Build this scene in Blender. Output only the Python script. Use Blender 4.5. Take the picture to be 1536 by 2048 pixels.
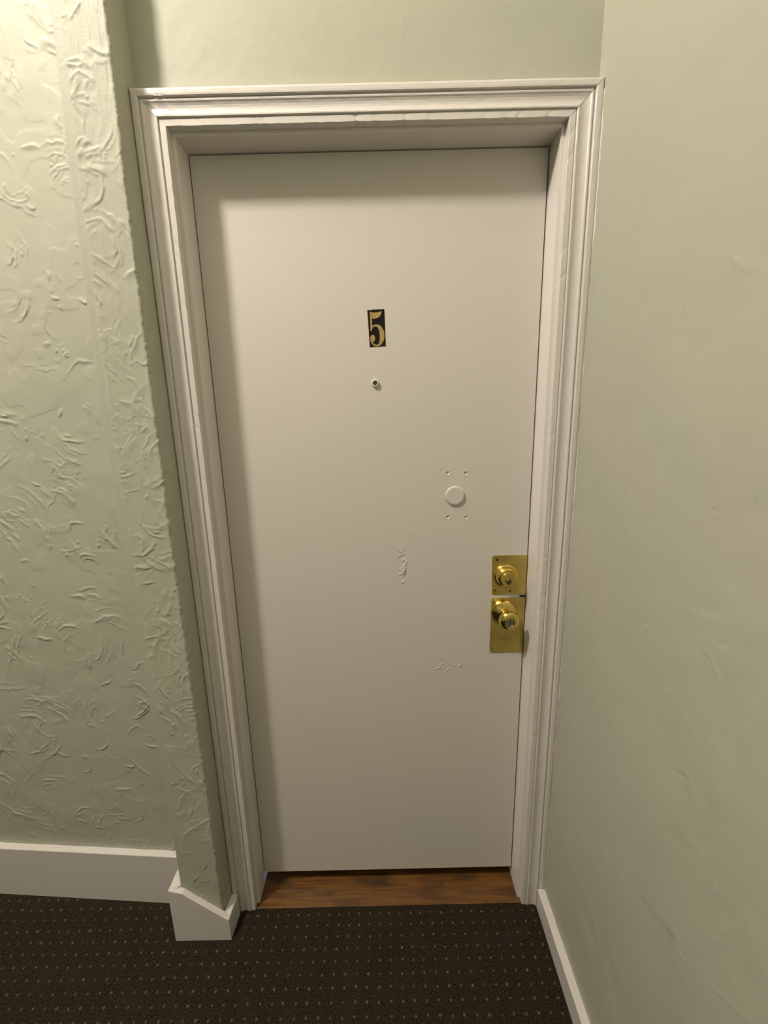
import bpy, bmesh, math, random
import numpy as np
from mathutils import Vector, Matrix
from mathutils.geometry import tessellate_polygon

for o in list(bpy.data.objects):
    bpy.data.objects.remove(o, do_unlink=True)
S = bpy.context.scene
COL = S.collection

# ------------------------------------------------------------------ camera
F_PX, YAW, PITCH, ROLL = 870.2, -0.0011, -0.2243, -0.0235
cam_d = bpy.data.cameras.new('camera')
cam_d.sensor_fit = 'HORIZONTAL'; cam_d.sensor_width = 36.0
cam_d.lens = F_PX / 1536 * 36.0
cam_d.clip_start = 0.01
cam = bpy.data.objects.new('camera', cam_d); COL.objects.link(cam)
fw = Vector((math.sin(YAW)*math.cos(PITCH), math.cos(YAW)*math.cos(PITCH), math.sin(PITCH)))
rt0 = Vector((math.cos(YAW), -math.sin(YAW), 0)); up0 = rt0.cross(fw)
rt = rt0*math.cos(ROLL) + up0*math.sin(ROLL)
up = -rt0*math.sin(ROLL) + up0*math.cos(ROLL)
M3 = Matrix((rt, up, -fw)).transposed()
cam.matrix_world = Matrix.Translation((0.4124, -1.0202, 1.4682)) @ M3.to_4x4()
S.camera = cam

# ------------------------------------------------------------------ world, light, exposure
w = bpy.data.worlds.new('world'); S.world = w; w.use_nodes = True
w.node_tree.nodes['Background'].inputs[0].default_value = (0.9, 0.95, 1.0, 1)
w.node_tree.nodes['Background'].inputs[1].default_value = 0.0
LAMP = (-0.82, -0.88, 3.22)
ld = bpy.data.lights.new('hall_ceiling_lamp', 'POINT')
ld.energy = 184; ld.color = (1.0, 0.90, 0.77); ld.shadow_soft_size = 0.11
lo = bpy.data.objects.new('hall_ceiling_lamp', ld); COL.objects.link(lo); lo.location = LAMP
# faint bluish light inside the apartment, low behind the door, that catches the foot of the hinge jamb
bd = bpy.data.lights.new('apartment_light', 'SPOT'); bd.energy = 7; bd.color = (0.30, 0.48, 1.0)
bd.spot_size = math.radians(5.5); bd.spot_blend = 0.5; bd.shadow_soft_size = 0.02
bo = bpy.data.objects.new('apartment_light', bd); COL.objects.link(bo); bo.location = (0.70, 0.27, 0.036)
bo.rotation_euler = (Vector((0.0, 0.112, 0.034))-Vector((0.70, 0.27, 0.036))).to_track_quat('-Z', 'Y').to_euler()
vs = S.view_settings
S.display_settings.display_device = 'sRGB'
vs.view_transform = 'Standard'; vs.look = 'None'; vs.gamma = 1.0; vs.use_curve_mapping = False
vs.exposure = 0.0

# ------------------------------------------------------------------ dimensions (metres)
H, W, DOOR_Y, RV, GAP = 2.03, 0.794, 0.086, 0.008, 0.041
WALL_Y = 0.025                  # plaster face of the wall that holds the door
CW = 0.062                      # casing width
XR = W + RV + CW + 0.001        # right wall face
HB = 0.0685                     # right baseboard height
CEIL, BACK, LEFT = 3.7, -3.4, -5.0
rng = np.random.default_rng(5)
random.seed(5)

# ------------------------------------------------------------------ material helpers
def mat(name, col, rough=0.5, metal=0.0, spec=0.5, bump=None, var=None, stain_shade=None, coat=0.0):
    m = bpy.data.materials.new(name); m.use_nodes = True
    nt = m.node_tree; N = nt.nodes; L = nt.links
    b = N['Principled BSDF']
    b.inputs['Base Color'].default_value = (*col, 1)
    b.inputs['Roughness'].default_value = rough
    b.inputs['Metallic'].default_value = metal
    b.inputs['Specular IOR Level'].default_value = spec
    b.inputs['Coat Weight'].default_value = coat
    tc = N.new('ShaderNodeTexCoord')
    src = None
    if var:                       # (scale, darker/other colour, amount)
        sc, c2, lo_, hi_ = var
        n = N.new('ShaderNodeTexNoise'); n.inputs['Scale'].default_value = sc
        n.inputs['Detail'].default_value = 4
        L.new(tc.outputs['Object'], n.inputs['Vector'])
        r = N.new('ShaderNodeMapRange'); r.inputs[1].default_value = lo_; r.inputs[2].default_value = hi_
        L.new(n.outputs[0], r.inputs[0])
        mx = N.new('ShaderNodeMix'); mx.data_type = 'RGBA'
        mx.inputs[6].default_value = (*col, 1); mx.inputs[7].default_value = (*c2, 1)
        L.new(r.outputs[0], mx.inputs[0]); src = mx.outputs[2]
    if stain_shade:                     # point attribute 'stain' carries scuffs, nail marks and shade painted in screw holes
        a = N.new('ShaderNodeAttribute'); a.attribute_name = 'stain_shade'
        mx = N.new('ShaderNodeMix'); mx.data_type = 'RGBA'
        if src: L.new(src, mx.inputs[6])
        else: mx.inputs[6].default_value = (*col, 1)
        mx.inputs[7].default_value = (*stain_shade, 1)
        L.new(a.outputs['Fac'], mx.inputs[0]); src = mx.outputs[2]
    if src: L.new(src, b.inputs['Base Color'])
    if bump:
        prev = None
        for sc, st, dist in bump:
            n = N.new('ShaderNodeTexNoise'); n.inputs['Scale'].default_value = sc
            n.inputs['Detail'].default_value = 3
            L.new(tc.outputs['Object'], n.inputs['Vector'])
            bp = N.new('ShaderNodeBump'); bp.inputs['Strength'].default_value = st
            bp.inputs['Distance'].default_value = dist
            L.new(n.outputs[0], bp.inputs['Height'])
            if prev: L.new(prev, bp.inputs['Normal'])
            prev = bp.outputs[0]
        L.new(prev, b.inputs['Normal'])
    return m

WALLC = (0.43, 0.43, 0.352)
M = {}
M['wall'] = mat('sage_green_wall_paint', WALLC, 0.55, spec=0.35, bump=[(260, 0.25, 0.0012), (40, 0.15, 0.002)],
                var=(3.0, (0.415, 0.425, 0.345), 0.4, 0.62), stain_shade=(0.20, 0.185, 0.15))
M['white'] = mat('white_trim_paint', (0.64, 0.61, 0.585), 0.36, spec=0.45, bump=[(120, 0.12, 0.0008), (18, 0.10, 0.003)])
M['door'] = mat('white_door_paint', (0.63, 0.60, 0.56), 0.42, spec=0.4, bump=[(220, 0.16, 0.0007), (14, 0.06, 0.004)],
                stain_shade=(0.30, 0.28, 0.24))
M['jamb'] = mat('lit_white_jamb_paint', (0.72, 0.685, 0.655), 0.36, spec=0.45, bump=[(120, 0.08, 0.0006)])  # lit copy of the trim white, lamplight on the jambs put into the colour
M['ceil'] = mat('ceiling_paint', (0.58, 0.56, 0.52), 0.8, bump=[(60, 0.2, 0.002)])
M['brass'] = mat('polished_brass', (0.70, 0.54, 0.16), 0.12, metal=1.0, bump=[(30, 0.05, 0.002)],
                 var=(25, (0.60, 0.42, 0.11), 0.45, 0.7))
M['plate'] = mat('worn_brass_plate', (0.66, 0.52, 0.17), 0.33, metal=1.0, bump=[(22, 0.10, 0.003)],
                 var=(30, (0.50, 0.38, 0.12), 0.4, 0.7))
M['plug'] = mat('tarnished_brass', (0.26, 0.17, 0.08), 0.3, metal=1.0)
M['steel'] = mat('dull_steel', (0.30, 0.30, 0.28), 0.35, metal=1.0)
M['dark'] = mat('painted_hole_shade', (0.012, 0.010, 0.008), 0.6)  # near-black colour standing for the shade inside holes, gaps and keyways
M['black'] = mat('black_sticker', (0.010, 0.007, 0.005), 0.6, spec=0.15)
M['gold'] = mat('gold_foil', (0.50, 0.36, 0.15), 0.38, metal=0.35, var=(90, (0.40, 0.27, 0.11), 0.4, 0.65))
M['lens'] = mat('peephole_glass', (0.05, 0.035, 0.035), 0.12, spec=0.8)

def wood_mat():
    m = mat('varnished_floor_wood', (0.30, 0.13, 0.04), 0.38, spec=0.5)
    nt = m.node_tree; N = nt.nodes; L = nt.links; b = N['Principled BSDF']
    tc = N.new('ShaderNodeTexCoord'); mp = N.new('ShaderNodeMapping')
    mp.inputs['Scale'].default_value = (5, 70, 40)
    L.new(tc.outputs['Object'], mp.inputs[0])
    n = N.new('ShaderNodeTexNoise'); n.inputs['Scale'].default_value = 1.3; n.inputs['Detail'].default_value = 7
    n.inputs['Roughness'].default_value = 0.65
    L.new(mp.outputs[0], n.inputs['Vector'])
    cr = N.new('ShaderNodeValToRGB'); e = cr.color_ramp.elements
    e[0].position = 0.30; e[0].color = (0.075, 0.026, 0.007, 1)
    e[1].position = 0.70; e[1].color = (0.20, 0.098, 0.026, 1)
    x = cr.color_ramp.elements.new(0.5); x.color = (0.145, 0.064, 0.015, 1)
    L.new(n.outputs[0], cr.inputs[0])
    # worn, greyed and darkened patches where feet land
    n2 = N.new('ShaderNodeTexNoise'); n2.inputs['Scale'].default_value = 7; n2.inputs['Detail'].default_value = 5
    mp2 = N.new('ShaderNodeMapping'); mp2.inputs['Scale'].default_value = (1, 3, 1); mp2.inputs['Location'].default_value = (0.35, 0, 0)
    L.new(tc.outputs['Object'], mp2.inputs[0]); L.new(mp2.outputs[0], n2.inputs['Vector'])
    r = N.new('ShaderNodeMapRange'); r.inputs[1].default_value = 0.47; r.inputs[2].default_value = 0.66
    L.new(n2.outputs[0], r.inputs[0])
    mx = N.new('ShaderNodeMix'); mx.data_type = 'RGBA'; mx.inputs[7].default_value = (0.055, 0.030, 0.015, 1)
    L.new(r.outputs[0], mx.inputs[0]); L.new(cr.outputs[0], mx.inputs[6]); L.new(mx.outputs[2], b.inputs['Base Color'])
    bp = N.new('ShaderNodeBump'); bp.inputs['Strength'].default_value = 0.3; bp.inputs['Distance'].default_value = 0.001
    L.new(n.outputs[0], bp.inputs['Height']); L.new(bp.outputs[0], b.inputs['Normal'])
    return m
M['wood'] = wood_mat()

def carpet_mat():
    m = mat('dark_brown_flecked_carpet', (0.03, 0.022, 0.014), 0.95, spec=0.1)
    nt = m.node_tree; N = nt.nodes; L = nt.links; b = N['Principled BSDF']
    tc = N.new('ShaderNodeTexCoord')
    n = N.new('ShaderNodeTexNoise'); n.inputs['Scale'].default_value = 260; n.inputs['Detail'].default_value = 3
    L.new(tc.outputs['Object'], n.inputs['Vector'])
    n2 = N.new('ShaderNodeTexNoise'); n2.inputs['Scale'].default_value = 9; n2.inputs['Detail'].default_value = 3
    L.new(tc.outputs['Object'], n2.inputs['Vector'])
    cr = N.new('ShaderNodeValToRGB'); e = cr.color_ramp.elements
    e[0].position = 0.35; e[0].color = (0.011, 0.008, 0.004, 1)
    e[1].position = 0.68; e[1].color = (0.044, 0.032, 0.020, 1)
    L.new(n.outputs[0], cr.inputs[0])
    mx = N.new('ShaderNodeMix'); mx.data_type = 'RGBA'; mx.inputs[7].default_value = (0.034, 0.023, 0.018, 1)
    r = N.new('ShaderNodeMapRange'); r.inputs[1].default_value = 0.45; r.inputs[2].default_value = 0.75; r.inputs[4].default_value = 0.5
    L.new(n2.outputs[0], r.inputs[0]); L.new(r.outputs[0], mx.inputs[0]); L.new(cr.outputs[0], mx.inputs[6])
    L.new(mx.outputs[2], b.inputs['Base Color'])
    bp = N.new('ShaderNodeBump'); bp.inputs['Strength'].default_value = 0.9; bp.inputs['Distance'].default_value = 0.004
    L.new(n.outputs[0], bp.inputs['Height']); L.new(bp.outputs[0], b.inputs['Normal'])
    return m
M['carpet'] = carpet_mat()

def fleck_mat():
    m = mat('tan_carpet_fleck', (0.26, 0.19, 0.11), 0.95, spec=0.1)
    nt = m.node_tree; N = nt.nodes; L = nt.links; b = N['Principled BSDF']
    tc = N.new('ShaderNodeTexCoord')
    n = N.new('ShaderNodeTexNoise'); n.inputs['Scale'].default_value = 33; n.inputs['Detail'].default_value = 1
    L.new(tc.outputs['Object'], n.inputs['Vector'])
    cr = N.new('ShaderNodeValToRGB'); e = cr.color_ramp.elements
    e[0].position = 0.3; e[0].color = (0.065, 0.049, 0.030, 1)
    e[1].position = 0.72; e[1].color = (0.15, 0.108, 0.055, 1)
    x = cr.color_ramp.elements.new(0.5); x.color = (0.10, 0.076, 0.050, 1)
    L.new(n.outputs[0], cr.inputs[0]); L.new(cr.outputs[0], b.inputs['Base Color'])
    return m
M['fleck'] = fleck_mat()

# ------------------------------------------------------------------ object helpers
def tag(o, label=None, cat=None, group=None, kind=None):
    if label: o['label'] = label
    if cat: o['category'] = cat
    if group: o['group'] = group
    if kind: o['kind'] = kind
    return o

def empty(name, loc=(0, 0, 0)):
    o = bpy.data.objects.new(name, None); COL.objects.link(o); o.location = loc
    o.empty_display_size = 0.05
    return o

def link(name, me, m, parent=None, smooth=False, loc=None):
    o = bpy.data.objects.new(name, me); COL.objects.link(o)
    if m is not None:
        me.materials.clear(); me.materials.append(M[m])
    if parent is not None: o.parent = parent
    if loc is not None: o.location = loc
    me.polygons.foreach_set('use_smooth', [bool(smooth)]*len(me.polygons))
    return o

def np_mesh(name, V, Q, T=None):
    """V (n,3), Q (m,4) quads, T (k,3) triangles"""
    me = bpy.data.meshes.new(name)
    V = np.asarray(V, np.float32); Q = np.asarray(Q, np.int32).reshape(-1, 4)
    T = np.zeros((0, 3), np.int32) if T is None else np.asarray(T, np.int32).reshape(-1, 3)
    nl = Q.size + T.size
    me.vertices.add(len(V)); me.vertices.foreach_set('co', V.ravel())
    me.loops.add(nl); me.loops.foreach_set('vertex_index', np.concatenate([Q.ravel(), T.ravel()]))
    me.polygons.add(len(Q)+len(T))
    st = np.concatenate([np.arange(len(Q))*4, len(Q)*4+np.arange(len(T))*3]).astype(np.int32)
    me.polygons.foreach_set('loop_start', st)
    me.update(calc_edges=True); me.validate()
    return me

def grid_quads(nu, nv, wrap_u=False, flip=False, off=0):
    i = np.arange(nu if wrap_u else nu-1); j = np.arange(nv-1)
    I, J = np.meshgrid(i, j)
    a = J*nu+I; b = J*nu+(I+1) % nu; c = (J+1)*nu+(I+1) % nu; d = (J+1)*nu+I
    q = np.stack([a, b, c, d] if not flip else [a, d, c, b], -1).reshape(-1, 4)
    return q+off

def box_vq(x0, x1, y0, y1, z0, z1, off=0):
    V = [(x0, y0, z0), (x1, y0, z0), (x1, y1, z0), (x0, y1, z0), (x0, y0, z1), (x1, y0, z1), (x1, y1, z1), (x0, y1, z1)]
    Q = [(0, 3, 2, 1), (4, 5, 6, 7), (0, 1, 5, 4), (1, 2, 6, 5), (2, 3, 7, 6), (3, 0, 4, 7)]
    return np.array(V, float), np.array(Q)+off

def box(name, b, m, parent=None, bev=0.0, segs=2):
    V, Q = box_vq(*b)
    me = np_mesh(name, V, Q)
    if bev:
        bm = bmesh.new(); bm.from_mesh(me)
        bmesh.ops.bevel(bm, geom=bm.edges[:], offset=bev, segments=segs, profile=0.5, affect='EDGES')
        bm.to_mesh(me); bm.free()
    return link(name, me, m, parent)

def smoothstep(x): return x*x*(3-2*x)

def vnoise(U, V, scale, seed):
    """smooth value noise in -1..1 on arrays"""
    r = np.random.default_rng(seed); G = r.uniform(-1, 1, (64, 64))
    u = U/scale+17.3; v = V/scale+9.1
    iu = np.floor(u).astype(int); iv = np.floor(v).astype(int)
    fu = smoothstep(u-iu); fv = smoothstep(v-iv)
    g = lambda a, b: G[a % 64, b % 64]
    return (g(iu, iv)*(1-fu)+g(iu+1, iv)*fu)*(1-fv)+(g(iu, iv+1)*(1-fu)+g(iu+1, iv+1)*fu)*fv

def coords(*segs):
    """1-D sample positions: segs of (start, end, step)"""
    out = []
    for a, b, s in segs:
        n = max(1, int(round(abs(b-a)/s)))
        out += list(np.linspace(a, b, n, endpoint=False))
    out.append(segs[-1][1])
    return np.array(out)

def add_arc(Hf, U, V, cu, cv, R, a0, span, wd, amp, skew):
    """one trowel ridge: an arc with tapered ends, steep on one side, soft on the other"""
    nu, nv = U[0], V[:, 0]
    m = 5*wd*skew+0.004
    aa = np.linspace(a0, a0+span, 24)
    us, vs_ = cu+R*np.cos(aa), cv+R*np.sin(aa)
    i0, i1 = np.searchsorted(nu, [us.min()-m, us.max()+m]); j0, j1 = np.searchsorted(nv, [vs_.min()-m, vs_.max()+m])
    if i1-i0 < 2 or j1-j0 < 2: return
    u = U[j0:j1, i0:i1]-cu; v = V[j0:j1, i0:i1]-cv
    wob = 0.0035*vnoise(u+cu, v+cv, 0.012, int(R*1e5) % 997)
    r = np.hypot(u, v)-R+wob
    a = (np.arctan2(v, u)-a0) % (2*np.pi)
    a = np.where(a > np.pi+span/2, a-2*np.pi, a)
    t = np.clip(a/span, 0, 1)
    end = np.where((a < 0) | (a > span), 0.0, 1.0)*np.sin(np.pi*t)**0.6
    prof = np.where(r > 0, np.exp(-(r/wd)**2), np.exp(-(r/(wd*skew))**2))
    Hf[j0:j1, i0:i1] = np.maximum(Hf[j0:j1, i0:i1], amp*prof*end)

def plaster(U, V, seed, dens, amp, swirl=0.5, undul=0.0012):
    """skip-trowel plaster relief on a (v,u) grid"""
    r = np.random.default_rng(seed)
    u0, u1, v0, v1 = U.min(), U.max(), V.min(), V.max()
    Hf = np.zeros_like(U)
    n = int(dens*(u1-u0)*(v1-v0))
    for k in range(n):
        gu, gv = r.uniform(u0, u1), r.uniform(v0, v1)
        R0 = r.uniform(0.02, 0.14); a0 = r.uniform(0, 2*np.pi)
        cnt = r.integers(1, 6) if r.random() < swirl else 1
        cu, cv = gu-R0*np.cos(a0), gv-R0*np.sin(a0)
        for c in range(cnt):
            Rr = R0+c*r.uniform(0.005, 0.013); sp = r.uniform(0.015, 0.10)/Rr
            sp = min(sp, 2.4)
            add_arc(Hf, U, V, cu+r.normal(0, .002), cv+r.normal(0, .002), Rr, a0-sp/2+r.normal(0, .12), sp,
                    r.uniform(0.0007, 0.0017), amp*r.uniform(0.2, 1.0)**1.3, r.uniform(1.5, 6.0))
        if r.random() < 0.25:      # crumbs of plaster
            for c in range(r.integers(2, 7)):
                add_arc(Hf, U, V, gu+r.normal(0, .015), gv+r.normal(0, .015), r.uniform(.001, .003), 0, 6.2,
                        r.uniform(.001, .002), amp*r.uniform(.3, .9), 1.3)
    for s_, a_ in ((0.16, undul), (0.05, undul*0.45), (0.018, undul*0.12)):
        Hf = Hf+a_*vnoise(U, V, s_, seed+int(s_*1000))
    # flat-trowelled plateaus with a low lip
    pl = vnoise(U, V, 0.07, seed+77)+0.5*vnoise(U, V, 0.025, seed+78)
    Hf = Hf+amp*0.22/(1+np.exp(-np.clip((pl-0.15)*45, -40, 40)))
    return Hf

def add_stain_shade(me, arr):
    at = me.attributes.new('stain_shade', 'FLOAT', 'POINT')
    at.data.foreach_set('value', np.asarray(arr, np.float32))

def seg_dist(U, V, a, b):
    a = np.array(a); b = np.array(b); d = b-a; L2 = d@d
    t = np.clip(((U-a[0])*d[0]+(V-a[1])*d[1])/L2, 0, 1)
    return np.hypot(U-a[0]-t*d[0], V-a[1]-t*d[1]), t

# ================================================================== THE SETTING
# ---- left wall (turned about 4 degrees from the door wall)
LW_S = 0.0704
def lw_y(x): return 0.049+(-0.29-x)*LW_S
ux = coords((LEFT, -1.05, 0.15), (-1.05, -0.15, 0.0022)); vz = coords((0.0, 0.16, 0.04), (0.16, 2.42, 0.0022), (2.42, CEIL, 0.09))
U, V = np.meshgrid(ux, vz)
Hf = plaster(U, V, 11, 260, 0.0026, 0.75)
Hf *= 0.80+0.20*np.clip((V-0.15)/0.9, 0, 1)
Vt = np.stack([U, lw_y(U)-Hf, V], -1).reshape(-1, 3)
Q = grid_quads(len(ux), len(vz))
x0, x1 = LEFT, -0.10
bv = np.array([(x0, lw_y(x0)+.004, 0), (x1, lw_y(x1)+.004, 0), (x1, lw_y(x1)+.1, 0), (x0, lw_y(x0)+.1, 0)])
bv = np.concatenate([bv, bv+np.array([0, 0, CEIL])])
_, bq = box_vq(0, 1, 0, 1, 0, 1, len(Vt))
me = np_mesh('wall_left', np.concatenate([Vt, bv]), np.concatenate([Q, bq]))
add_stain_shade(me, np.zeros(len(Vt)+8))
tag(link('wall_left', me, 'wall', smooth=True), 'rough trowelled sage green plaster wall left of the column', 'wall', kind='structure')

# ---- wall that holds the door: smooth plaster above the casing, plain returns behind it
ux = coords((-0.09, XR, 0.004)); vz = coords((H+0.055, 2.5, 0.004), (2.5, CEIL, 0.08))
U, V = np.meshgrid(ux, vz)
Hf = plaster(U, V, 23, 60, 0.0007, 0.2, 0.0008)
Vt = np.stack([U, WALL_Y-Hf, V], -1).reshape(-1, 3)
Q = grid_quads(len(ux), len(vz))
vv, qq = [Vt], [Q]; off = len(Vt)
for b in ((-0.09, XR, WALL_Y+.004, WALL_Y+.12, H+0.03, CEIL), (-0.09, -0.03, WALL_Y+.002, WALL_Y+.12, 0, H+0.03),
          (W+0.03, XR, WALL_Y+.002, WALL_Y+.12, 0, H+0.03)):
    a, q = box_vq(*b, off=off); vv.append(a); qq.append(q); off += 8
me = np_mesh('wall_door', np.concatenate(vv), np.concatenate(qq)); add_stain_shade(me, np.zeros(off))
tag(link('wall_front', me, 'wall', smooth=False), 'smooth sage green plaster above the white door casing', 'wall', kind='structure')
me.polygons.foreach_set('use_smooth', [i < len(Q) for i in range(len(me.polygons))])

# ---- right wall, flatter plaster with scuffs and nail marks
uy = coords((BACK, -0.80, 0.1), (-0.80, WALL_Y+0.004, 0.0035)); vz = coords((0.0, 2.42, 0.0035), (2.42, CEIL, 0.09))
U, V = np.meshgrid(uy, vz)
Hf = plaster(U, V, 37, 40, 0.0010, 0.35, 0.0013)
st = np.zeros_like(U)
def px_right(u, v):               # where a mark seen in the photograph sits on this wall
    d = fw+rt*((u-768)/F_PX)-up*((v-1024)/F_PX); c = cam.matrix_world.translation
    p = c+d*((XR-c.x)/d.x); return (p.y, p.z)
for (a, b, wd, am) in (((1262, 1770), (1338, 1866), .0030, .42), ((1310, 1830), (1340, 1866), .0042, .50), ((1338, 1862), (1346, 1872), .006, .62),
                       ((1292, 1498), (1296, 1512), .004, .16), ((1246, 1360), (1246, 1364), .0025, .5), ((1511, 1000), (1514, 1001), .003, .4),
                       ((1248, 979), (1250, 981), .0022, .35), ((1400, 1492), (1410, 1506), .002, .2)):
    d, t = seg_dist(U, V, px_right(*a), px_right(*b))
    tp = np.where(np.hypot(*(np.array(px_right(*a))-px_right(*b))) > .03, 0.35+0.65*t, 1.0)
    st = np.maximum(st, am*tp*np.exp(-(d/wd)**2)*(0.75+0.25*vnoise(U, V, .006, 3)))
for (a, b, wd, am) in (((1348, 1892), (1376, 1930), .0016, .0012), ((1420, 1970), (1500, 2048), .0015, .0011), ((1430, 1290), (1462, 1288), .002, -.0014),
                       ((1346, 1540), (1384, 1564), .0016, -.0012), ((1480, 500), (1508, 470), .0014, -.0011), ((1280, 1250), (1300, 1262), .0016, .001),
                       ((1416, 1018), (1440, 1022), .0016, -.001), ((1196, 1205), (1206, 1250), .0014, .0012), ((1470, 885), (1490, 890), .0015, -.001)):
    d, t = seg_dist(U, V, px_right(*a), px_right(*b))
    Hf += am*np.exp(-(d/wd)**2)*np.sin(np.pi*np.clip(t, .04, .96))
Vt = np.stack([XR-Hf, U, V], -1).reshape(-1, 3)
Q = grid_quads(len(uy), len(vz), flip=True)
a, q = box_vq(XR+.004, XR+.1, BACK, WALL_Y+.1, 0, CEIL, off=len(Vt))
me = np_mesh('wall_right', np.concatenate([Vt, a]), np.concatenate([Q, q]))
add_stain_shade(me, np.concatenate([st.ravel(), np.zeros(8)]))
tag(link('wall_right', me, 'wall', smooth=True), 'flat sage green wall with scuff marks right of the door', 'wall', kind='structure')

# ---- walls behind the viewer, ceiling
o = box('wall_back', (LEFT, XR+.1, BACK-.1, BACK, 0, CEIL), 'wall'); tag(o, 'plain sage green hallway wall facing the door', 'wall', kind='structure')
o = box('wall_end', (LEFT-.1, LEFT, BACK-.1, lw_y(LEFT)+.1, 0, CEIL), 'wall'); tag(o, 'plain sage green wall at the far hallway end', 'wall', kind='structure')
o = box('ceiling', (LEFT-.1, XR+.1, BACK-.1, 0.35, CEIL, CEIL+.1), 'ceil'); tag(o, 'plain off-white hallway ceiling', 'ceiling', kind='structure')

# ---- plaster column (boxed chase) between the left wall and the casing
COL_Y = -0.056
def col_y(z): return np.interp(z, [0, 1.2, 2.2, 2.6, CEIL], [-.057, -.055, -.044, -.041, -.041])
def col_right(z): return np.interp(z, [0, .35, .9, 1.46, 1.9, 2.2, 2.6, CEIL], [-.079, -.0775, -.079, -.0800, -.0775, -.0722, -.068, -.068])
def col_left(z): return np.interp(z, [0, .32, .9, 1.46, 1.9, 2.2, 2.6, CEIL], [-.187, -.186, -.194, -.197, -.186, -.1725, -.163, -.163])
vz = coords((0.0, 2.42, 0.0022), (2.42, CEIL, 0.05)); nz = len(vz)
ns = 54
S1 = np.linspace(0, 1, ns)
sec = []                             # per-row section points, left-back to right-back
U, V = np.meshgrid(np.linspace(0, 0.115, ns), vz)
ph = plaster(U, V, 58, 620, 0.0019, 0.7, 0.0009)
ph += 0.0004*np.maximum(0, vnoise(U*3.0, V*0.5, 0.012, 91))     # vertical drag marks
strip = 1/(1+np.exp(-(U-0.021-0.0015*vnoise(U*0, V, .05, 4))/0.0008))   # smooth taped corner on the left
fade = np.clip((V-0.35)/0.5, 0, 1)
ph = ph*(1-(1-strip)*0.85)+0.0011*strip*fade
ph += 0.0010*np.exp(-((U-0.109)/0.0022)**2)*(0.6+0.4*vnoise(U*0, V, .03, 8))     # bead ridge at the right corner
L_, R_ = col_left(vz)[:, None], col_right(vz)[:, None]
edge = 0.0022*vnoise(vz*0, vz, .012, 61)+0.0016*vnoise(vz*0, vz, .0045, 62)+0.0022*np.maximum(0, vnoise(vz*0, vz, .03, 63))
X = L_+(R_-L_)*S1[None, :]
X[:, -3:] += edge[:, None]*np.array([0.15, 0.5, 1.0])
CY = col_y(vz)
Y = CY[:, None]-ph
Y[:, -1] = CY+0.0012; Y[:, 0] = CY+0.0015
front = np.stack([X, Y, np.repeat(vz[:, None], ns, 1)], -1)
leftb = np.stack([L_[:, 0]+.0015*0, np.full(nz, 0.07), vz], -1)[:, None]
left1 = np.stack([L_[:, 0]-.0003, CY+.006, vz], -1)[:, None]
rs = np.linspace(0.006, 0.083, 14); rt_ = np.linspace(0, 1, 14)
rgt = np.stack([R_+(-0.0705-R_)*np.clip(rt_*1.5, 0, 1)[None]-0.0008*np.abs(vnoise(*np.meshgrid(rs, vz), .03, 66))+edge[:, None]*np.linspace(.5, 0, 14)**2,
                CY[:, None]+(0.028-CY[:, None])*(0.07+0.93*rt_)[None], np.repeat(vz[:, None], 14, 1)], -1)
P = np.concatenate([leftb, left1, front, rgt], 1)
nc = P.shape[1]
me = np_mesh('column', P.reshape(-1, 3), grid_quads(nc, nz)); add_stain_shade(me, np.zeros(nc*nz))
tag(link('wall_column', me, 'wall', smooth=True), 'narrow rough plastered sage green column beside the door', 'column', kind='structure')

# ---- baseboards
def baseboard(name, front_pts, back_pts, hs, label, jitter=0.0004, m='white', step=0.01):
    """closed board between a front and a back line on the floor; hs = heights at the two ends"""
    f0, f1 = np.array(front_pts, float); b0, b1 = np.array(back_pts, float)
    n = int(np.linalg.norm(f1-f0)/step)+2; t = np.linspace(0, 1, n)[:, None]
    h = hs[0]+(hs[1]-hs[0])*t
    h = h+jitter*vnoise(t*0, t*n*step, .03, 15)+0.6*jitter*vnoise(t*0, t*n*step, .009, 16)
    f = f0+(f1-f0)*t; b = b0+(b1-b0)*t; dn = (b-f)/np.linalg.norm(b-f, axis=1)[:, None]
    z = np.zeros((n, 1)); e = 0.0022
    jf = jitter*1.2*vnoise(t*0, t*n*step, .016, 18)
    rows = [np.hstack([f, z]), np.hstack([f, h-e]), np.hstack([f+dn*(e*.4+jf), h-e*.35]), np.hstack([f+dn*(e+jf), h]), np.hstack([b, h]), np.hstack([b, z])]
    P = np.stack(rows, 1)            # (n, 6, 3)
    Vv = P.reshape(-1, 3); Qq = grid_quads(6, n, wrap_u=True)
    c = [[0, 1, 4, 5], [1, 2, 3, 4]]; l = (n-1)*6
    Qq = np.concatenate([Qq, np.array(c), np.array([[k+l for k in r[::-1]] for r in c])])
    me = np_mesh(name, Vv, Qq)
    bm = bmesh.new(); bm.from_mesh(me); bmesh.ops.recalc_face_normals(bm, faces=bm.faces[:]); bm.to_mesh(me); bm.free()
    return tag(link(name, me, m), label, 'baseboard', kind='structure')
BT = 0.0195
baseboard('baseboard_left', [(LEFT, lw_y(LEFT)-BT), (-0.188, lw_y(-0.188)-BT)], [(LEFT, lw_y(LEFT)), (-0.188, lw_y(-0.188))], (0.187, 0.181),
          'tall white baseboard along the rough left wall')
baseboard('baseboard_right', [(XR-0.0205, BACK), (XR-0.0205, -0.0035)], [(XR, BACK), (XR, -0.0035)], (HB, HB),
          'low white baseboard along the right wall', jitter=0.0007)
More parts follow.
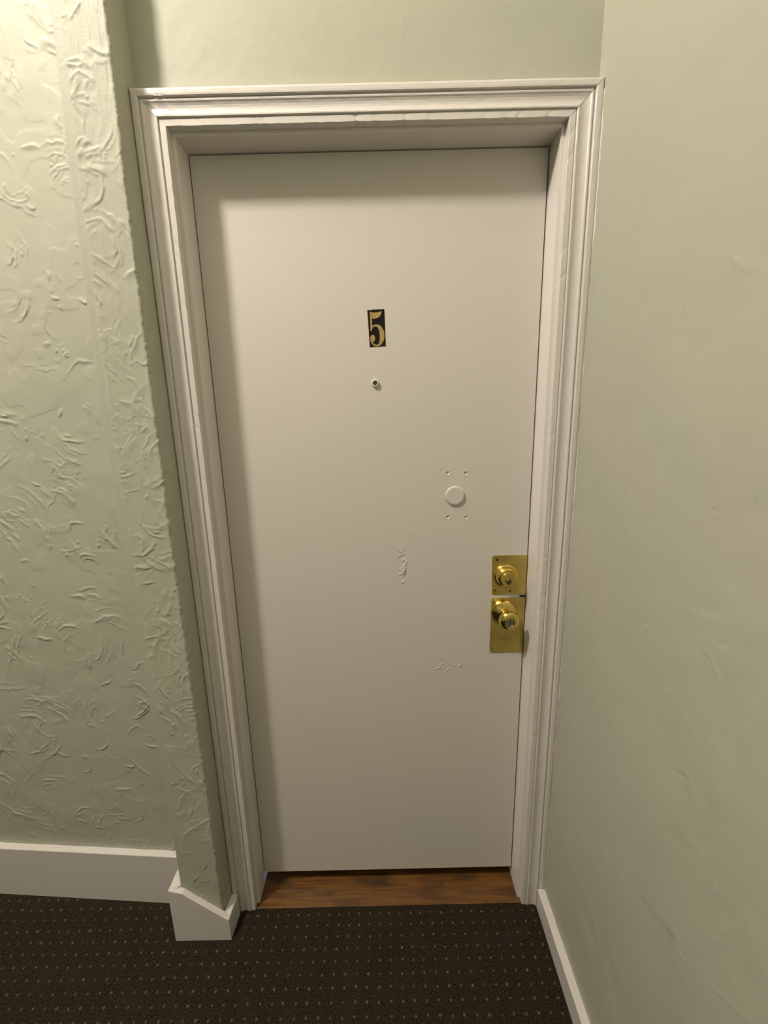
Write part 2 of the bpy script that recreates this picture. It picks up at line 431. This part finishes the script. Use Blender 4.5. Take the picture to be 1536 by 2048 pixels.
# the block round the column foot: its top falls from the tall left board to the low right one
def col_base():
    fx = np.array([-0.216, -0.206, -0.190, -0.177, -0.150, -0.120, -0.090, -0.068, -0.0565])
    zt = lambda x: np.interp(x, [-.216, -.177, -.061, -.05], [.184, .173, .0765, .0755])
    outer = [(-0.216, 0.025)]+[(x, -0.0715) for x in fx]+[(-0.0565, -0.0045)]
    inner = [(-0.1860, 0.025)]+[(np.clip(x, -.1860, -.0605), -0.0572) for x in fx]+[(-0.0605, -0.0045)]
    outer[-1] = (-0.052, -0.0045); inner[-1] = (-0.0700, -0.0045); inner[-2] = (-0.0775, -0.0572)
    n = len(outer); V, Qq = [], []
    r = random.Random(3)
    for k in range(n):
        ox, oy = outer[k]; ix, iy = inner[k]
        zo = zt(ox) if k < n-1 else 0.0765
        j = r.uniform(-.0006, .0006)
        dx, dy = ix-ox, iy-oy; l = math.hypot(dx, dy); e = 0.002
        V += [(ox, oy, 0), (ox, oy, zo-e+j), (ox+dx/l*e, oy+dy/l*e, zo+j), (ix, iy, zo+.001+j), (ix, iy, 0)]
    for k in range(n-1):
        for q in range(5):
            a, b = k*5+q, k*5+(q+1) % 5
            Qq.append((a, a+5, b+5, b))
    Qq += [(0, 1, 3, 4)]; l = (n-1)*5; Qq += [(l+4, l+3, l+1, l)]
    T = [(1, 2, 3), (l+3, l+2, l+1)]
    me = np_mesh('column_base', V, Qq, T)
    bm = bmesh.new(); bm.from_mesh(me); bmesh.ops.recalc_face_normals(bm, faces=bm.faces[:]); bm.to_mesh(me); bm.free()
    return tag(link('baseboard_column', me, 'white'), 'white base block with sloping top around the column foot', 'baseboard', kind='structure')
col_base()

# ---- floor: carpet with woven flecks, wood strip in the doorway
fV, fQ = box_vq(LEFT, XR+.02, BACK, 0.0065, -0.03, 0.0)
fV2, fQ2 = box_vq(LEFT, -0.09, 0.0065, lw_y(LEFT)+.02, -0.03, 0.0, off=8)
fl = link('floor', np_mesh('floor', np.concatenate([fV, fV2]), np.concatenate([fQ, fQ2])), 'carpet')
tag(fl, 'dark brown carpet with rows of tan flecks', 'carpet', kind='structure')
def flecks():
    r = np.random.default_rng(8); vv, qq = [], []; n = 0
    for iy in range(-4, 34):
        for ix in range(-54, 28):
            x = 0.401+ix*0.0306+r.normal(0, .0008)+0.003*math.sin(iy*.7)*0.3; y = -0.012-iy*0.0288+r.normal(0, .0008)
            if y > 0 and x > -.19: continue
            if x > XR-.022 or x < -1.25: continue
            if x < -.188 and y > lw_y(x)-BT-.002: continue
            if -0.217 < x < -0.05 and y > -0.075: continue
            s = r.uniform(.0029, .0037); hx = r.uniform(.75, 1.15)
            ring = [(x+math.cos(a)*s*hx, y+math.sin(a)*s*1.1, 0.0) for a in np.arange(6)*math.pi/3]
            top = [(x+math.cos(a)*s*hx*.6, y+math.sin(a)*s*.65, 0.0011) for a in np.arange(6)*math.pi/3]
            vv += ring+top
            for k in range(6): qq.append((n+k, n+(k+1) % 6, n+6+(k+1) % 6, n+6+k))
            qq.append((n+6, n+7, n+8, n+9)); qq.append((n+6, n+9, n+10, n+11)); n += 12
    o = link('fleck', np_mesh('fleck', vv, qq), 'fleck', fl, smooth=True)
    o['kind'] = 'stuff'
flecks()
def carpet_pile():
    """short looped tufts where the carpet is close enough to read"""
    r = np.random.default_rng(19)
    n = 42000
    x = r.uniform(-1.15, XR-.02, n); y = r.uniform(-0.62, 0.010, n)
    keep = ~((x > -.218) & (x < -.05) & (y > -.074)) & ~((x < -.188) & (y > lw_y(x)-BT-.002)) & ~((x < 0) & (y > .002) & (x > -.07)) & ~((x > W) & (y > .002))
    x, y = x[keep], y[keep]; n = len(x)
    s = r.uniform(.0012, .0022, n); h = r.uniform(.0012, .0030, n); a = r.uniform(0, 6.28, n)
    tx = x+r.normal(0, .0012, n); ty = y+r.normal(0, .0012, n)
    V = np.zeros((n, 4, 3))
    for k in range(3):
        V[:, k, 0] = x+s*np.cos(a+k*2.0944); V[:, k, 1] = y+s*np.sin(a+k*2.0944)
    V[:, 3, 0] = tx; V[:, 3, 1] = ty; V[:, 3, 2] = h
    b = np.arange(n)[:, None]*4
    T = np.concatenate([b+np.array([[0, 1, 3]]), b+np.array([[1, 2, 3]]), b+np.array([[2, 0, 3]])])
    o = link('pile', np_mesh('pile', V.reshape(-1, 3), np.zeros((0, 4)), T), 'carpet', fl, smooth=True)
    o['kind'] = 'stuff'
carpet_pile()

th = empty('floor_threshold', (0.4, 0.0075, 0))
tag(th, 'worn brown wood floor strip in the doorway under the door', 'threshold', kind='structure')
edges = [0.0075, 0.033, 0.0565, 0.105, 0.155, 0.205, 0.255, 0.305]
zz = [0.002, 0.0008, 0.0, 0.0, 0.0, 0.0, 0.0]
for k in range(len(edges)-1):
    bx = box('plank', (-0.4-0.03, 0.4+0.026, edges[k]-0.0075+0.0006, edges[k+1]-0.0075-0.0006, -0.02, zz[k]-0.001), 'wood', th, bev=0.0006)

# ---- door casing (moulded, mitred) and jambs
PROF = [(0, 0), (0, .0195), (.0008, .0204), (.0115, .0206), (.0124, .0200), (.0130, .0188), (.0142, .0188), (.0146, .0222), (.0156, .0232), (.0180, .0232),
        (.0215, .0218), (.0260, .0206), (.0300, .0204), (.0345, .0211), (.0385, .0228), (.0405, .0244), (.0428, .0248), (.0440, .0244), (.0448, .0218), (.0468, .0218),
        (.0476, .0268), (.0488, .0278), (.0520, .0281), (.0575, .0280), (.0605, .0272), (.0620, .0255), (.0620, 0)]
def casing(name, side, seed, parent):
    n = 420; t = np.linspace(0, 1, n); npf = len(PROF); r = np.random.default_rng(seed)
    P = np.zeros((n, npf, 3))
    run = (H if side != 'head' else W)
    chips = [(r.uniform(0, run), r.uniform(.003, .009), r.uniform(.0004, .0013)) for _ in range(16)]
    lump = np.zeros((n, npf))
    for k, (s, h) in enumerate(PROF):
        q = t*run
        wob = 0.00035*vnoise(q, q*0+s*3, .09, seed)+0.00018*vnoise(q, q*0+s*40, .012, seed+1)
        if h == 0: wob = wob*0
        hh = h+wob; ss = np.full(n, s)
        if k in (1, 2, 3):
            for c, wd, am in chips: hh = hh-am*np.exp(-((q-c)/wd)**2)*.6
        if k in (1, 2):
            ss = s+0.0004*vnoise(q, q*0, .015, seed+5)+0.0003*np.maximum(0, vnoise(q, q*0, .006, seed+6))
            for c, wd, am in chips: ss = ss+am*np.exp(-((q-c)/wd)**2)
        if side == 'head' and 3 < k < npf-1:          # clotted paint in the left corner
            cl = np.exp(-((q-0.02)/.035)**2)
            hh = hh+cl*(.0007*vnoise(q, q*0+s, .008, seed+9)+.0004)
            if 16 < k < 21: hh = hh-cl*.0004+0.0022*np.exp(-((q-.036)/.006)**2)
        if side == 'head':
            a, b = -RV-s, W+RV+s
            P[:, k, 0] = a+(b-a)*t; P[:, k, 2] = H+RV+ss
        else:
            top = H+RV+s-(0.0011 if side == 'right' else 0.0)
            P[:, k, 2] = top*t
            P[:, k, 0] = (-RV-ss) if side == 'left' else (W+RV+ss)
        P[:, k, 1] = WALL_Y-hh
    me = np_mesh(name, P.reshape(-1, 3), grid_quads(npf, n, wrap_u=True))
    bm = bmesh.new(); bm.from_mesh(me); bm.verts.ensure_lookup_table()
    for e in (0, n-1): bm.faces.new([bm.verts[e*npf+k] for k in range(npf)])
    bmesh.ops.recalc_face_normals(bm, faces=bm.faces[:]); bm.to_mesh(me); bm.free()
    return link(name, me, 'white', parent)
cs = empty('trim_1', (0, 0, 0))
tag(cs, 'moulded white casing framing the door on three sides', 'door casing', kind='structure')
casing('head_casing', 'head', 101, cs); casing('side_casing', 'left', 131, cs); casing('side_casing', 'right', 151, cs)
def bead():
    n = 700; z = np.linspace(HB+.004, H+RV+CW-.02, n)
    s = 0.0018+0.0009*vnoise(z*0, z, .02, 71)+0.0005*vnoise(z*0, z, .006, 72)
    s = np.maximum(s*np.interp(z, [0, .6, 1.2, 2.1], [.5, .7, .9, 1.2]), .0003)
    yb = WALL_Y-.0255
    P = np.stack([np.stack([np.full(n, XR-.0012), np.full(n, yb+.002), z], -1), np.stack([np.full(n, XR-.0012), yb-s*.3, z], -1),
                  np.stack([np.full(n, XR+.0005), yb-s*2.4, z], -1), np.stack([np.full(n, XR+.0005), np.full(n, yb+.002), z], -1)], 1)
    link('paint_bead', np_mesh('paint_bead', P.reshape(-1, 3), grid_quads(4, n, wrap_u=True)), 'white', cs)
bead()
jb = empty('trim_2', (0, 0, 0))
tag(jb, 'flat white jambs lining the recessed doorway', 'door jamb', kind='structure')
JY0, JY1 = WALL_Y-0.0015, 0.16
box('side_jamb', (-0.02, 0.0, JY0, JY1, 0, H), 'jamb', jb, bev=0.0006)  # hinge side
box('side_jamb', (W, W+0.02, JY0, JY1, 0, H), 'jamb', jb, bev=0.0006)
box('head_jamb', (-0.02, W+0.02, JY0, JY1, H, H+0.02), 'jamb', jb, bev=0.0006)

# ================================================================== THE DOOR
DZ = 0.0022                                # gap round the leaf
door = empty('door_1', (0.0, DOOR_Y, 0.0))
tag(door, 'flat white apartment door with brass locks and number five', 'door', kind='structure')
# leaf: fine grid where the old screw holes and the scraped paint are
ux = coords((DZ, 0.42, 0.02), (0.42, 0.66, 0.0014), (0.66, W-DZ-.001, 0.02))
vz = coords((GAP, 0.70, 0.03), (0.70, 0.72, 0.01), (0.72, 0.80, 0.0014), (0.80, 1.00, 0.03), (1.00, 1.33, 0.0014), (1.33, H-.003, 0.03))
U, V = np.meshgrid(ux, vz)
y = 0.0004*vnoise(U, V, .35, 5)+0.00015*vnoise(U, V, .09, 6)
st = np.zeros_like(U)
for (hx, hz) in ((.577, 1.314), (.623, 1.312), (.578, 1.198), (.625, 1.196)):
    d = np.hypot(U-hx, V-hz)
    y += 0.0032*np.exp(-(d/.0034)**2)-0.0008*np.exp(-((d-.0055)/.0020)**2)
    st = np.maximum(st, .35*np.exp(-((np.hypot(U-hx+.0006, V-hz-.0006))/.0016)**2))  # shade painted into the upper left of each old screw hole
pr = np.random.default_rng(12); hf = np.zeros_like(U)
def scrape(a, b, wd, am):
    d_, t_ = seg_dist(U, V, a, b)
    return am*np.exp(-(d_/wd)**2)*np.sin(np.pi*np.clip(t_, .08, .92))
for k in range(24):                         # flaked and overpainted streak
    zc = pr.uniform(1.035, 1.125); xc = 0.459+(zc-1.07)*-.08+pr.normal(0, .006); an = pr.normal(.9, .5); l_ = pr.uniform(.003, .011)
    hf += scrape((xc-l_*math.cos(an), zc-l_*math.sin(an)), (xc+l_*math.cos(an), zc+l_*math.sin(an)), pr.uniform(.0009, .0016), pr.uniform(.0006, .0019))
for (a, b, wd, am) in (((.448, 1.118), (.449, 1.105), .0014, .0013), ((.456, 1.058), (.470, 1.078), .0013, .0013), ((.450, 1.060), (.458, 1.050), .0015, .0011),
                       ((.456, 1.018), (.463, 1.024), .0016, .0013), ((.478, 1.165), (.492, 1.152), .003, .0006), ((.474, 1.185), (.480, 1.172), .003, .0004),
                       ((.545, .752), (.566, .762), .0016, .0008), ((.556, .765), (.572, .772), .0014, .0007), ((.575, .745), (.586, .757), .0014, .0008),
                       ((.596, .768), (.606, .762), .0014, .0008), ((.612, .758), (.622, .770), .0022, .0010), ((.560, .782), (.566, .795), .0013, .0005)):
    hf += scrape(a, b, wd, am*1.8)
for (bx_, bz_) in ((.556, 1.33), (.532, 1.31), (.60, 1.335), (.628, 1.295), (.59, 1.192)):
    hf += .0007*np.exp(-(np.hypot(U-bx_, V-bz_)/.0016)**2)
d, t = seg_dist(U, V, (.553, 1.318), (.5585, 1.328)); hf += .0006*np.exp(-(d/.0013)**2)
y = y-hf
Vt = np.stack([U, y, V], -1).reshape(-1, 3); Q = grid_quads(len(ux), len(vz)); off = len(Vt)
x0, x1, z0, z1 = DZ, W-DZ-.001, GAP, H-.003
nu, nv = len(ux), len(vz); T = 0.042
idx = np.arange(nu*nv).reshape(nv, nu)
ring = np.concatenate([idx[0, :], idx[1:, -1], idx[-1, -2::-1], idx[-2:0:-1, 0]])
rb = Vt[ring].copy(); rb[:, 1] = T; nr = len(ring)
k = np.arange(nr); sq = np.stack([ring, off+k, off+(k+1) % nr, ring[(k+1) % nr]], -1)
me = np_mesh('door_leaf', np.concatenate([Vt, rb]), np.concatenate([Q, sq]))
add_stain_shade(me, np.concatenate([st.ravel(), np.zeros(nr)]))
bm = bmesh.new(); bm.from_mesh(me); bm.verts.ensure_lookup_table()
bm.faces.new([bm.verts[off+q] for q in range(nr)])
for e in bm.edges:
    if len(e.link_faces) == 2 and e.calc_face_angle(0) > math.radians(50): e.smooth = False
bmesh.ops.recalc_face_normals(bm, faces=bm.faces[:])
bm.to_mesh(me); bm.free()
leaf = link('door_leaf', me, 'door', door)
me.polygons.foreach_set('use_smooth', [i < len(Q) for i in range(len(me.polygons))])

def lathe(name, prof, m, parent, loc, seg=48, smooth=True):
    """profile of (radius, height above the door face); axis points at the hall (-y)"""
    V, Qq, T = [], [], []
    for r_, h in prof:
        for a in range(seg):
            th_ = 2*math.pi*a/seg; V.append((r_*math.cos(th_), -h, r_*math.sin(th_)))
    n = len(prof); Qq = list(map(tuple, grid_quads(seg, n, wrap_u=True)))
    V.append((0, -prof[-1][1], 0)); c = len(V)-1
    for a in range(seg): T.append(((n-1)*seg+a, (n-1)*seg+(a+1) % seg, c))
    V.append((0, -prof[0][1], 0)); c = len(V)-1
    for a in range(seg): T.append(((a+1) % seg, a, c))
    me = np_mesh(name, V, Qq, T)
    bm = bmesh.new(); bm.from_mesh(me); bmesh.ops.recalc_face_normals(bm, faces=bm.faces[:])
    for e in bm.edges:
        if len(e.link_faces) == 2 and e.calc_face_angle(0) > math.radians(32): e.smooth = False
    bm.to_mesh(me); bm.free()
    return link(name, me, m, parent, smooth, loc)

def prism(name, pts, y0, y1, m, parent, loc=(0, 0, 0), bev=0.0):
    """polygon in x,z extruded from depth y0 (back) to y1 (front, nearer the hall)"""
    n = len(pts)
    tri = tessellate_polygon([[Vector((p[0], p[1], 0)) for p in pts]])
    V = [(p[0], y1, p[1]) for p in pts]+[(p[0], y0, p[1]) for p in pts]
    T = [t for t in tri]+[(t[2]+n, t[1]+n, t[0]+n) for t in tri]
    Qq = [(k, (k+1) % n, (k+1) % n+n, k+n) for k in range(n)]
    me = np_mesh(name, V, Qq, T)
    bm = bmesh.new(); bm.from_mesh(me); bmesh.ops.recalc_face_normals(bm, faces=bm.faces[:]); bm.to_mesh(me); bm.free()
    return link(name, me, m, parent, loc=loc)

# ---- number sticker
def npx(cx, cy):                      # sticker outline and numeral, in the sticker's own metres
    return (0.383+(720+cx/10.24-734)*0.00116, 1.705-(600+cy/10.24-618.5)*0.0011)
st_ = prism('number_sticker', [npx(*q) for q in ((142, 190), (228, 194), (240, 184), (495, 178), (500, 420), (510, 945), (330, 950), (172, 958), (160, 600))],
            DOOR_Y, DOOR_Y-0.0006, 'black', None)
tag(st_, 'small black sticker with a gold numeral 5 on the white door', 'sign')
FIVE = [(190, 230), (240, 240), (310, 246), (380, 236), (440, 224), (432, 270), (405, 315), (370, 345), (330, 362), (280, 368), (235, 358), (232, 420), (232, 470), (230, 518),
        (260, 500), (300, 487), (340, 487), (390, 505), (435, 545), (470, 610), (488, 680), (488, 750), (470, 830), (435, 890), (390, 930), (330, 946), (280, 940),
        (240, 915), (210, 875), (192, 830), (186, 785), (190, 745), (210, 715), (240, 703), (270, 715), (290, 750), (292, 790), (280, 825), (258, 845), (235, 853),
        (250, 880), (285, 905), (320, 912), (350, 905), (372, 880), (385, 830), (390, 750), (388, 690), (380, 630), (365, 580), (345, 545), (315, 528), (285, 530),
        (255, 545), (235, 575), (220, 615), (205, 626), (190, 615), (200, 560), (198, 480), (195, 350)]
nm = prism('numeral', [npx(*q) for q in FIVE], DOOR_Y-0.0006, DOOR_Y-0.0009, 'gold', st_)
nm['label'] = 'gold numeral 5'

# ---- peephole
pe = lathe('peephole', [(.0088, 0), (.0088, .004), (.0080, .0058), (.0062, .0063), (.0056, .0058), (.0052, .0035)], 'door', door, (.397, 0, 1.539))
lathe('lens', [(.0051, .0036), (.0051, .0040), (.0035, .0049), (.0012, .0053)], 'lens', pe, (0, 0, 0), 24)
# ---- painted blanking cap over the old lock bore
c = lathe('blank_cap', [(.0245, 0), (.0243, .0030), (.0232, .0048), (.0205, .0057), (.0190, .0056)], 'door', door, (.595, 0, 1.255))
c['label'] = 'round painted blanking cap'

# ---- brass plates
def plate(name, x0, x1, z0, z1, rad, th_, lean):
    pts = []
    for cx, cz, a0 in ((x1-.001, z0+.001, -90), (x1-.001, z1-.001, 0), (x0+rad, z1-rad, 90), (x0+rad+lean, z0+rad, 180)):
        rr = rad if cx < x0+rad*2 else .001
        for k in range(7):
            a = math.radians(a0+k*15); pts.append((cx+rr*math.cos(a), cz+rr*math.sin(a)))
    me_o = prism(name, pts, 0, -th_, 'plate', door)
    return me_o
PT = 0.0016
up_p = plate('deadbolt_plate', .6975, W-.003, .978, 1.0895, .006, PT, .002)
up_p['label'] = 'upper square brass plate'
lo_p = plate('knob_plate', .6995, W-.003, .803, .968, .007, PT, -.0012)
lo_p['label'] = 'lower tall brass plate'
def hole(parent, x, z, r_=.0036):
    lathe('screw_hole', [(r_, PT-.0002), (r_, PT+.00025)], 'dark', parent, (x, 0, z), 20)  # flat dark disc painted in for the shaded hole
def screw(parent, x, z, r_=.0036):
    s = lathe('screw', [(r_, PT-.0002), (r_*.95, PT+.0006), (r_*.6, PT+.0012)], 'brass', parent, (x, 0, z), 20)
hole(up_p, .7105, 1.0775); hole(up_p, .7085, .9905, .0026); hole(up_p, .7485, .9870, .0026)
screw(lo_p, .7095, .8165); screw(lo_p, .7075, .9560)
box('latch_gap_shade', (.776, .7905, -.0012, .0006, .9695, .9745), 'dark', door)  # dark slab in place of the shade between the plates

# ---- deadbolt cylinder
CX, CZ = .7345, 1.0330
db = lathe('deadbolt', [(.0330, PT), (.0335, .004), (.0325, .0085), (.0298, .0115), (.0282, .0120), (.0272, .0165), (.0250, .0215), (.0228, .0240), (.0212, .0245),
                        (.0205, .0238), (.0198, .0240), (.0192, .0325), (.0180, .0345)], 'brass', door, (CX, 0, CZ), 64)
db['label'] = 'brass deadbolt cylinder'
plug = lathe('key_plug', [(.0082, .0340), (.0082, .0372), (.0074, .0380)], 'plug', db, (0, 0, -.0045), 32)
box('keyway', (CX-.0011, CX+.0011, -.0388, -.0379, CZ-.0045-.0058, CZ-.0045+.0030), 'dark', door)
kw = bpy.data.objects['keyway']; kw.parent = db; kw.matrix_parent_inverse = Matrix.Translation((-CX, 0, -CZ))

# ---- knob with flared rose
KX, KZ = .7335, .9260
rose = lathe('rose', [(.0355, PT), (.0360, .003), (.0350, .0055), (.0315, .0090), (.0255, .0130), (.0210, .0165), (.0170, .0188), (.0150, .0195)], 'brass', door, (KX, 0, KZ), 64)
rose['label'] = 'flared brass rose'
kn = lathe('knob', [(.0125, .0190), (.0122, .0250), (.0132, .0300), (.0170, .0340), (.0215, .0385), (.0248, .0440), (.0262, .0500), (.0258, .0560), (.0238, .0610),
                    (.0200, .0645), (.0155, .0660), (.0118, .0662), (.0112, .0650), (.0108, .0615)], 'brass', door, (KX, 0, KZ), 64)
kn['label'] = 'round brass door knob'
kp = lathe('keyhole', [(.0104, .0615), (.0104, .0632), (.0095, .0638)], 'steel', kn, (0, 0, 0), 32)
box('keyway', (-.0011, .0011, -.0645, -.0637, -.0055, .0045), 'dark', kn)
